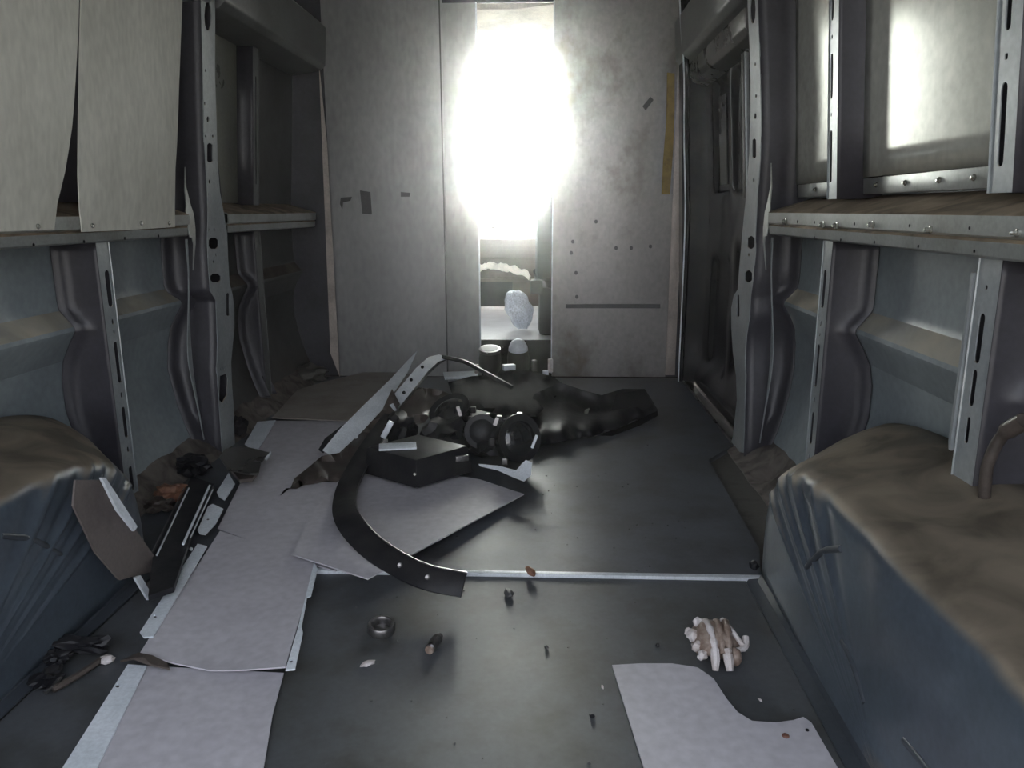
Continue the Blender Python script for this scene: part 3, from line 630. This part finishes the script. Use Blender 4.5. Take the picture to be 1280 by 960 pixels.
# ================================================================== CENTRAL PILE
# curved arch trim sweeping from the pile to the joint strip
ft = thing('arch_trim', onz(.0, 520, 730), 'long curved black arch trim with a painted glint on its edge sweeping across the floor', 'trim')
ctl = [ony(2.46, 489, 520), ony(2.30, 468, 548), ony(2.14, 446, 584), ony(1.99, 432, 616), onz(.075, 433, 645), onz(.06, 458, 678), onz(.05, 495, 704), onz(.045, 535, 722), onz(.040, 580, 731)]
path = smooth_path(ctl, 7); n = len(path)
PU = []
def strip_sweep(path, hs, t, tiltf, name, m, par, off=(0, 0)):
    P = []
    for i, p in enumerate(path):
        T = (path[min(i+1, len(path)-1)]-path[max(i-1, 0)]).normalized(); f = i/(len(path)-1)
        a = T.cross(Vector((0, 0, 1))).normalized(); b = a.cross(T)
        u = T.cross(Vector((.1, -.72, .69))).normalized(); u = u if i == 0 or u.dot(PU[-1]) > 0 else -u; PU.append(u); v = u.cross(T); h = hs(f)
        P.append([p+u*q[0]*h+v*q[1]*t for q in ((-.5, 0), (-.3, .9), (0, 1.2), (.35, .8), (.5, 0), (.5, -1), (.35, -.5), (0, 0), (-.3, -.3), (-.5, -1))])
    return MB().grid(P, closed_v=True, cap=True).build(name, m, par, angle=50)
hh = lambda f: .052+.010*math.exp(-((f-.45)/.25)**2)
tl = lambda f: -.9*math.exp(-((f-.30)/.30)**2)
strip_sweep(path, hh, .004, tl, 'strip', 'black', ft)
edge = []; SG = 1 if PU[-1].z > 0 else -1
for i, p in enumerate(path):
    T = (path[min(i+1, n-1)]-path[max(i-1, 0)]).normalized(); f = i/(n-1); a = T.cross(Vector((0, 0, 1))).normalized(); b = a.cross(T); ang = tl(f)
    edge.append(p+PU[i]*(hh(f)*.5*SG))
MB().tube(edge[6:], .0022, 6).build('edge_glint', 'steel', ft)  # lip coloured steel to paint in the glint from the doorway
for k in (n-8, n-14):
    o = MB().lathe((0, 0, 0), (.3, -1, .25), [(.006, 0), (.006, .002), (.004, .003)], 8).build('clip', 'steel', ft); q = path[k]; o.location = q+Vector((0, -.006, .004))-Vector((0, 0, 0)); 
# white L-trim
lt = thing('white_trim', ony(2.5, 440, 545), 'broad pale metal trim leaning up from the sheets to a sharp tip', 'trim')
A = [(403, 563, 2.32), (419, 573, 2.32), (450, 545, 2.42), (478, 512, 2.52), (494, 488, 2.62), (509, 466, 2.75), (521, 439, 2.86), (508, 452, 2.83), (488, 474, 2.72), (455, 506, 2.55), (425, 536, 2.42)]
def skewplate(A, t, name, m, par, dirn=(0, 1, -.3)):
    P3 = [ony(a[2], a[0], a[1]) for a in A]; b = MB(); d = Vector(dirn).normalized()*t; k = len(P3)
    lp = [Vector((a[0], -a[1])) for a in A]; V, E_, T_, *_ = delaunay_2d_cdt(lp, [(i, (i+1) % k) for i in range(k)], [], 1, 1e-6)
    fs = [tuple(f) for f in T_]
    vs = P3+[p+d for p in P3]
    fs2 = fs+[tuple(i+k for i in f[::-1]) for f in fs]+[(i, (i+1) % k, (i+1) % k+k, i+k) for i in range(k)]
    return b.add(vs, fs2).build(name, m, par, angle=30)
skewplate(A, .005, 'face', 'alu', lt)
skewplate([(419, 573, 2.32), (424, 572, 2.40), (482, 515, 2.60), (497, 492, 2.70), (494, 488, 2.62), (478, 512, 2.52), (450, 545, 2.42)], .004, 'return_edge', 'taupe', lt)
# bent bracket with holes
bk = thing('bent_bracket', ony(2.6, 520, 480), 'bent silver bracket rising over the pile with a thin dark arm', 'bracket')
skewplate([(484, 503, 2.52), (494, 515, 2.50), (535, 464, 2.70), (548, 452, 2.80), (562, 448, 2.84), (549, 443, 2.84), (536, 446, 2.80), (520, 460, 2.70)], .006, 'strap', 'alu', bk)
skewplate([(494, 515, 2.50), (496, 516, 2.53), (537, 466, 2.73), (550, 454, 2.83), (562, 448, 2.84), (548, 452, 2.80), (535, 464, 2.70)], .006, 'lip', 'steel', bk)
MB().sweep(smooth_path([ony(2.83, 553, 446), ony(2.78, 580, 452), ony(2.70, 605, 465), ony(2.62, 640, 484)], 5), [(-.004, -.007), (.004, -.007), (.004, .007), (-.004, .007)]).build('arm', 'black', bk)
for p in ((528, 459, 2.72), (514, 475, 2.64), (505, 491, 2.575)):
    c = ony(p[2]-.012, p[0], p[1]); MB().lathe(c, (0, -1, .8), [(.006, 0), (.006, .003)], 10).build('bolt_hole', 'hole', bk)
# torn dark liner under the trims
def rag(name, A, t, m, label, cat, step=.035, amp=.012, seed=1, ang=45):
    """crumpled sheet: outline points with a depth each"""
    import itertools
    P2 = [(a[0], -a[1]) for a in A]
    def dep(u, v):
        s = sw = 0
        for a in A:
            w_ = 1/((u-a[0])**2+(v+a[1])**2+30)**1.5; s += w_*a[2]; sw += w_
        return s/sw
    def fn(u, v, w):
        Y = dep(u, v)+amp*noise.noise(Vector((u*.06, v*.06, seed)))*2+amp*noise.noise(Vector((u*.17, v*.17, seed+4)))
        p = ony(Y+w*.8, u, -v); p.z = max(p.z-w*.3, .012); return p
    return tag(MB().plate([P2], fn, t, step).build(name, m, angle=ang), label, cat)
rag('torn_liner', [(352, 635, 2.02), (358, 622, 2.06), (368, 598, 2.15), (388, 582, 2.22), (402, 570, 2.27), (424, 566, 2.34), (452, 540, 2.42), (478, 512, 2.5), (490, 486, 2.55), (500, 505, 2.5), (486, 530, 2.42), (470, 560, 2.3), (448, 588, 2.2), (430, 606, 2.12), (404, 606, 2.12), (380, 612, 2.09), (362, 622, 2.05)], .006, 'taupe', 'torn dark liner with a pointed end under the pale metal trim', 'liner', step=9, amp=.02, seed=3)
rag('torn_liner', [(404, 566, 2.32), (398, 562, 2.34), (406, 548, 2.38), (430, 530, 2.46), (426, 545, 2.42), (412, 560, 2.34)], .005, 'black', 'small dark liner scrap peeking out behind the pale metal trim', 'liner', step=8, seed=8)
# black box-shaped housing with a corner towards the camera
hb = thing('lamp_housing', onz(.03, 525, 590), 'black box-shaped housing with its corner pointing at the camera', 'housing')
c0, c1, c2 = onz(.028, 521, 612), onz(.028, 593, 590), onz(.028, 452, 592)
c3 = c1+c2-c0; base = [c0, c1, c3, c2]; hgt = .085
vs = [p.copy() for p in base]+[(p+(sum(base, Vector())/4-p)*.10+Vector((0, 0, hgt))) for p in base]
MB().add(vs, [(0, 1, 2, 3), (4, 7, 6, 5), (0, 4, 5, 1), (1, 5, 6, 2), (2, 6, 7, 3), (3, 7, 4, 0)]).build('shell', 'black', hb, bevel=.012)
ct = sum(vs[4:], Vector())/4
MB().box(ct+Vector((-.055, -.02, .004)), (.11, .06, .006), Matrix.Rotation(.2, 3, 'Z')).build('pale_lid', 'white', hb, bevel=.002)
MB().box(c0.lerp(c1, .78)+Vector((0, -.002, .055)), (.04, .012, .018), Matrix.Rotation(.4, 3, 'Z')).build('connector', 'steel', hb, bevel=.003)
MB().lathe(c0+Vector((-.005, .004, .045)), (.1, -1, .1), [(.005, 0), (.004, .003)], 8).build('rivet', 'screw', hb)
# round black headlamp bodies
def lamp(name, px, z, r, ax, label, m='gloss', ring='steel', extra=True):
    c = onz(z, *px); root = thing(name, c, label, 'lamp'); ax = Vector(ax).normalized()
    MB().lathe(c-ax*r*.8, ax, [(r*.30, -.15*r), (r*.55, 0), (r*.85, r*.35), (r*.97, r*.9), (r, r*1.25), (r*.93, r*1.3), (r*.88, r*1.2), (r*.84, r*1.22), (r*.66, r*1.36), (r*.4, r*1.46), (r*.15, r*1.5)], 28).build('body', m, root, angle=40)
    MB().lathe(c-ax*r*.8, ax, [(r*.99, r*1.23), (r*1.02, r*1.26), (r*1.01, r*1.33), (r*.93, r*1.31)], 28).build('rim', 'black', root)
    sdv = ax.orthogonal().normalized(); tv = ax.cross(sdv)
    for k in range(6):
        a = k*math.pi/3+.4; d = sdv*math.cos(a)+tv*math.sin(a)
        MB().box(c-ax*r*.1+d*r*1.02, (r*.24, r*.24, r*.30)).build('lug', 'black' if k % 3 else 'steel', root, bevel=r*.04)
    MB().lathe(c-ax*r*.95, ax, [(r*.26, -.25*r), (r*.30, -.1*r), (r*.28, .3*r)], 14).build('rear_cap', 'black', root)
    return root
lamp('headlamp', (642, 548), .10, .075, (.55, -.75, .25), 'round glossy black lamp body at the right end of the pile')
lamp('headlamp', (566, 520), .13, .070, (-.3, -.5, .9), 'black lamp body with a painted highlight in the middle of the pile behind the box')
lamp('headlamp', (602, 540), .10, .055, (.1, -1, .35), 'small black lamp body wedged between the two larger ones', m='black')
def lumpy(c, r, name, m, label, cat, seed, rough=.45, sub=3, facet=30):
    bm = bmesh.new(); bmesh.ops.create_icosphere(bm, subdivisions=sub, radius=1)
    zs = []
    for v in bm.verts:
        k = 1+rough*noise.noise(v.co*1.7+Vector((seed, 0, 0)))+rough*.5*noise.noise(v.co*4+Vector((0, seed, 0)))
        v.co = Vector((v.co.x*r[0], v.co.y*r[1], v.co.z*r[2]))*k
    mz = min(v.co.z for v in bm.verts)
    me = bpy.data.meshes.new(name); bm.to_mesh(me); bm.free(); me.shade_smooth(); me.set_sharp_from_angle(angle=math.radians(facet)); me.materials.append(M[m])
    o = bpy.data.objects.new(name, me); C.objects.link(o); o.location = Vector((c[0], c[1], c[2]-mz)); tag(o, label, cat); return o
rag('bumper_corner', [(655, 520, 2.65), (668, 492, 2.82), (700, 478, 2.95), (730, 488, 2.95), (752, 494, 2.95), (778, 486, 3.02), (806, 486, 3.05), (815, 500, 2.98), (822, 512, 2.92), (821, 520, 2.90), (800, 524, 2.85), (770, 538, 2.72), (735, 546, 2.60), (700, 552, 2.50), (668, 556, 2.45)], .012, 'black', 'large black curved bumper corner lying at the right of the pile', 'bumper', step=6, amp=.012, seed=5, ang=70)
bl = bpy.data.objects['bumper_corner']
skewplate([(740, 545, 2.60), (772, 536, 2.70), (800, 524, 2.83), (822, 513, 2.90), (822, 520, 2.88), (800, 532, 2.80), (765, 545, 2.66)], .010, 'lower_lip', 'gloss', bl)
skewplate([(770, 492, 2.97), (806, 487, 3.02), (817, 508, 2.93), (790, 520, 2.87), (762, 520, 2.85)], .004, 'worn_inner_face', 'grime', bl)
skewplate([(731, 512, 2.82), (737, 510, 2.82), (735, 517, 2.80), (730, 517, 2.80)], .004, 'clip', 'screw', bl)
rag('splash_guard', [(560, 478, 3.0), (590, 470, 3.15), (625, 468, 3.3), (655, 462, 3.35), (690, 470, 3.3), (710, 484, 3.1), (690, 500, 2.85), (670, 520, 2.6), (640, 520, 2.5), (600, 512, 2.5), (570, 505, 2.6)], .008, 'grime', 'crumpled dark grey guard filling the back of the pile before the doorway', 'guard', step=7, amp=.03, seed=9, ang=60)
rag('splash_guard', [(497, 520, 2.50), (504, 490, 2.62), (520, 484, 2.68), (545, 486, 2.68), (562, 492, 2.62), (548, 510, 2.5), (530, 528, 2.42), (508, 530, 2.42)], .006, 'taupe', 'taupe plastic piece showing under the bent silver bracket', 'guard', step=8, amp=.03, seed=12)
lumpy(onz(.03, 500, 560), (.05, .07, .05), 'wiring_lump', 'black', 'black tangled lump under the bent silver bracket', 'part', 4.2)
lumpy(onz(.03, 555, 565), (.08, .08, .055), 'motor_lump', 'black', 'black lumpy part on the far side of the box-shaped housing', 'part', 6.2)
lumpy(onz(.02, 615, 570), (.075, .06, .035), 'base_bracket', 'black', 'flat black bracket under the round lamp bodies', 'part', 8.8)
for p, y, sz, m, par in (((574, 514), 2.17, (.010, .006, .030), 'bone', 'headlamp.001'), ((620, 527), 2.12, (.011, .006, .024), 'bone', 'headlamp.002'), ((668, 552), 2.12, (.008, .01, .04), 'white', 'headlamp')):  # the two bone pieces are highlights on the lamps, put in as shapes
    MB().box(ony(y, *p), sz, Matrix.Rotation(.35 if y < 2.15 else -.3, 3, 'Y')).build('tab', m, bpy.data.objects[par], bevel=.002)
q = ony(2.30, 484, 537); MB().box(q, (.018, .012, .06), Matrix.Rotation(.5, 3, 'Y')).build('spring_clip', 'alu', lt, bevel=.002)
wp = tag(skewplate([(598, 580, 2.13), (622, 582, 2.10), (645, 588, 2.07), (657, 575, 2.08), (665, 578, 2.06), (664, 594, 2.03), (655, 602, 2.01), (642, 597, 2.03), (622, 588, 2.08), (600, 583, 2.12)], .012, 'white_lever', 'white', None), 'white flared plastic lever lying in front of the round lamp body', 'lever')
# pale bars by the partition
for pp, z, lb in (([(554, 468), (597, 466), (598, 473), (556, 475)], .05, 'upper pale flat bar behind the bent bracket arm'), ([(560, 477), (594, 477), (594, 482), (562, 483)], .03, 'lower pale flat bar behind the bent bracket arm')):
    b = MB(); lp = [onz(z, *p)[:2] for p in pp]; b.plate([lp], lambda u, v, w: Vector((u, v, z+w)), .012); tag(b.build('flat_bar', 'white', bevel=.002), lb, 'bar')
# small parts in the doorway
def jar(px, z, r, h, label, top='steel', dome=False):
    c = onz(z, *px); root = thing('lamp_bulb_holder', c, label, 'holder')
    MB().lathe(c, (0, -.2, 1), [(r*.6, 0), (r, h*.25), (r*1.02, h*.7), (r*.9, h)], 18).build('body', 'black', root)
    if dome: MB().lathe(c+Vector((0, -.2, 1)).normalized()*h, (0, -.2, 1), [(r*.9, 0), (r*.85, h*.15), (r*.6, h*.35), (r*.2, h*.45)], 18).build('dome', top, root)
    else: MB().lathe(c+Vector((0, -.2, 1)).normalized()*h*.93, (0, -.2, 1), [(r*.95, 0), (r*1.0, h*.05), (r*1.0, h*.14), (r*.8, h*.15)], 18).build('ring', top, root); MB().lathe(c+Vector((0, -.2, 1)).normalized()*h*1.05, (0, -.2, 1), [(r*.78, 0), (r*.78, h*.04), (r*.4, h*.045)], 18).build('cap', 'black', root)
    return root
jar((613, 468), .03, .052, .125, 'black round part with a steel ring just left inside the doorway foot')
jar((648, 468), .03, .052, .125, 'black round part with a pale domed top in the doorway foot', 'white', True)
for p, sz, m, lb in (((636, 459), (.055, .03, .025), 'white', 'white wedge fragment between the two round parts at the doorway'), ((682, 467), (.022, .02, .03), 'white', 'tiny white block at the right foot of the doorway'), ((688, 457), (.02, .015, .06), 'bone', 'pale upright fragment against the right doorway edge'), ((596, 461), (.018, .015, .04), 'edge', 'small pinkish block at the left foot of the doorway'), ((668, 457), (.02, .02, .05), 'steel', 'thin grey fitting between domed part and right doorway edge')):
    tag(MB().box(ony(3.30, *p), sz, Matrix.Rotation(.4, 3, 'Z')).build('fragment', m, bevel=.003), lb, 'fragment')

# ================================================================== SMALL THINGS ON THE FLOOR
rg = thing('metal_ring', onz(-.004, 477, 790), 'scratched steel ring lying on the floor in front of the curved trim', 'ring')
MB().lathe(onz(-.004, 477, 790), (.05, -.12, 1), [(.017, .0), (.024, .0), (.027, .006), (.027, .017), (.025, .021), (.020, .021), (.018, .017), (.017, .006)], 26).build('band', 'steel', rg)
MB().lathe(onz(-.004, 477, 790)+Vector((0, 0, .002)), (.05, -.12, 1), [(.018, .0), (.018, .004)], 26).build('inner_disc', 'black', rg)
cy_ = thing('ribbed_plug', onz(.004, 542, 810), 'small ribbed grey plug lying on the floor right of the steel ring', 'plug')
a_, b_ = onz(.006, 537, 812), onz(.010, 549, 796)
MB().lathe(a_, (b_-a_), [(.007, 0), (.010, .004), (.010, .034), (.006, .044)], 10).build('body', 'steel', cy_, angle=20)
MB().lathe(a_-(b_-a_)*.1, (b_-a_), [(.008, 0), (.009, .004), (.006, .006)], 10).build('collar', 'ridge', cy_)
def chip(px, z, size, m, label, rot, name='chip', seed=1): 
    o = lumpy(onz(z, *px), size, name, m, label, 'fragment', seed, .35, 2, 25); o.rotation_euler = (0, 0, rot); return o
chip((636, 745), -.004, (.009, .018, .007), 'tape', 'dark grey chip on the floor below the joint strip', .3, seed=2)
chip((663, 718), .004, (.009, .020, .008), 'rust', 'rusty orange chip lying on the bright joint strip', .5, seed=3)
chip((460, 832), -.004, (.014, .007, .004), 'bone', 'flat pale chip on the floor below the steel ring', .6, seed=4)
chip((753, 860), -.004, (.002, .006, .002), 'bone', 'tiny white splinter left of the cut-out sheet', .1, name='splinter', seed=5)
chip((822, 808), -.004, (.004, .004, .003), 'black', 'tiny black crumb left of the brown ridged fragment', .1, name='crumb', seed=6)
chip((740, 897), -.004, (.004, .004, .003), 'black', 'tiny black crumb close to the left side of the cut-out sheet', .1, name='crumb', seed=7)
chip((683, 811), -.004, (.004, .005, .003), 'tape', 'tiny dark crumb on the open floor below the dark chip', .1, name='crumb', seed=8)
chip((950, 876), -.004, (.002, .005, .002), 'bone', 'tiny white splinter in the curved notch of the cut-out sheet', .5, name='splinter', seed=9)
chip((942, 712), .0, (.009, .012, .012), 'black', 'small black plug at the front foot of the right wheel arch', .5, name='plug', seed=10)
b = MB()
rnd = random.Random(11)
for k in range(170):
    x, y = rnd.uniform(-.30, .66), rnd.uniform(.85, 3.3)
    r = rnd.uniform(.0008, .0026); zz = .002 if y > 1.6 else -.004
    b.lathe((x, y, zz), (rnd.uniform(-.5, .5), rnd.uniform(-.5, .5), 1), [(r, 0), (r*1.2, r*.6), (r*.4, r*1.2)], 5)
g = stuff(tag(b.build('floor_grit', 'tape'), 'fine dark grit scattered over the grey floor covering', 'grit'))

# brown and white ridged fragment
sk = thing('ridged_fragment', onz(-.004, 903, 835), 'brown ridged fragment with two white prongs standing behind the cut-out sheet', 'fragment')
O = onz(-.004, 903, 838)
def sp3(x, y, z): return O+Vector((x, y, z))
def blob(ctr, r, nm, m, rough=.2, seed=1, rot=0):
    bm = bmesh.new(); bmesh.ops.create_icosphere(bm, subdivisions=3, radius=1); R_ = Matrix.Rotation(rot, 3, 'Z')
    vv = []
    for v in bm.verts:
        k = 1+rough*noise.noise(v.co*2+Vector((seed, 0, 0))); vv.append(ctr+R_ @ Vector((v.co.x*r[0], v.co.y*r[1], v.co.z*r[2]))*k)
    bb_ = MB().add(vv, [tuple(x.index for x in f.verts) for f in bm.faces]); bm.free(); return bb_.build(nm, m, sk, angle=40)
blob(sp3(-.005, .052, .030), (.043, .044, .030), 'body', 'ridge', .25, 2)
for k, x in enumerate((-.016, .0, .014)):
    MB().tube(smooth_path([sp3(x*1.3, .088, .040), sp3(x*1.15, .058, .060), sp3(x*.95, .024, .050), sp3(x*.8, .004, .030)], 4), [.0055+.002*(j % 3 == 0) for j in range(13)], 8).build('ridge', 'bone' if k == 0 else 'ridge', sk, angle=60)
for k, (x, wd) in enumerate(((-.013, .008), (.008, .0085))):
    MB().tube([sp3(x, .010, .036), sp3(x*1.1, -.004, .022), sp3(x*1.2, -.014, .008)], [wd, wd*1.05, wd*.7], 8).build('prong', 'bone', sk)
for k, (x, y, z, r) in enumerate(((-.045, .050, .038, .011), (-.040, .030, .028, .010), (-.048, .066, .034, .009), (-.034, .012, .022, .009), (-.03, .075, .05, .010))): blob(sp3(x, y, z), (r, r*.8, r), 'knob', 'bone', .4, k+3)
MB().tube(smooth_path([sp3(.012, .075, .058), sp3(.026, .045, .050), sp3(.040, .030, .034), sp3(.050, .034, .030)], 5), .0045, 8).build('arm', 'bone', sk)
MB().tube(smooth_path([sp3(.012, .012, .030), sp3(.030, .018, .030), sp3(.046, .030, .030), sp3(.050, .046, .040)], 5), [.005]*8+[.006]*8, 8).build('arm', 'bone', sk)
blob(sp3(.024, .012, .020), (.012, .014, .018), 'lobe', 'ridge', .2, 9)

# debris lower left
def stickthing(pts, r, m, label, name='stick', cat='fragment'): return tag(MB().tube(pts, r, 6).build(name, m, angle=30), label, cat)
zf = -.004
lumpy(onz(zf, 100, 815), (.05, .022, .012), 'black_scrap', 'black', 'larger flat black scrap by the foot of the left wheel arch', 'scrap', 21.3, .8)
lumpy(onz(zf, 72, 828), (.022, .02, .012), 'black_scrap', 'black', 'small round black scrap beside the larger black scrap', 'scrap', 25.3, .7)
lumpy(onz(zf, 60, 855), (.020, .028, .010), 'black_scrap', 'black', 'black scrap nearest the left corner of the floor', 'scrap', 31.3, .7)
stickthing([onz(.006, 56, 866), onz(.008, 66, 858), onz(.006, 76, 846)], .0035, 'steel', 'thin grey pin poking from the black scrap nearest the corner', 'metal_pin')
stickthing([onz(.004, 66, 862), onz(.006, 95, 846), onz(.004, 128, 824)], .006, 'taupe', 'dark brown stick lying between the black scraps and the near sheet', 'brown_stick')
lumpy(onz(zf, 134, 829), (.013, .010, .008), 'pale_chunk', 'bone', 'pale chunk at the top corner of the nearest sheet', 'fragment', 41, .4)
tag(floor_plate([(150, 824), (174, 822), (208, 826), (212, 833), (190, 833), (168, 829)], .018, .004, .02, lambda u, v: .008*math.sin(u*60)).build('bark_strip', 'taupe'), 'thin curled brown strip crossing the corner between the two near sheets', 'strip')
lumpy(onz(.0, 243, 595), (.05, .05, .035), 'black_wedge', 'black', 'black wedge behind the trim panel with pale lines', 'scrap', 51, .6)
lumpy(onz(.0, 216, 628), (.045, .035, .022), 'reddish_scrap', 'rust', 'reddish-brown scrap between the left wheel arch and the trim panel', 'scrap', 55, .7)
lumpy(onz(.0, 200, 640), (.035, .03, .018), 'grey_scrap', 'taupe', 'taupe scrap touching the reddish scrap by the left wheel arch', 'scrap', 57, .7)
lumpy(onz(.01, 298, 545), (.03, .03, .03), 'dark_clump', 'grime', 'dark clump at the foot of the left pillar', 'scrap', 61, .6)
lumpy(onz(.0, 415, 466), (.035, .03, .045), 'brown_clump', 'brown', 'brown clump at the left foot of the partition', 'scrap', 65, .6)
lumpy(onz(.0, 388, 478), (.09, .07, .04), 'dirt_heap', 'pan', 'low heap of dirt against the left wall in front of the partition', 'heap', 67, .5)
stickthing([onz(.02, 390, 437), onz(.02, 393, 430)], .010, 'white', 'small pale bead by the left wall far back', 'bead')

# added haze through load space and cab, imitating lens bloom at the doorway
hz = MB().box((0, 2.62, .92), (1.66, 5.5, 1.80)).build('bloom_haze', 'hole')
hm = bpy.data.materials.new('bloom_haze'); hm.use_nodes = True; n_ = hm.node_tree.nodes; n_.remove(n_['Principled BSDF'])
vs_ = n_.new('ShaderNodeVolumeScatter'); vs_.inputs['Density'].default_value = .0022; vs_.inputs['Anisotropy'].default_value = .982
hm.node_tree.links.new(vs_.outputs[0], n_['Material Output'].inputs['Volume']); hz.data.materials[0] = hm
stuff(tag(hz, 'thin added haze imitating lens bloom around the bright doorway', 'haze'))
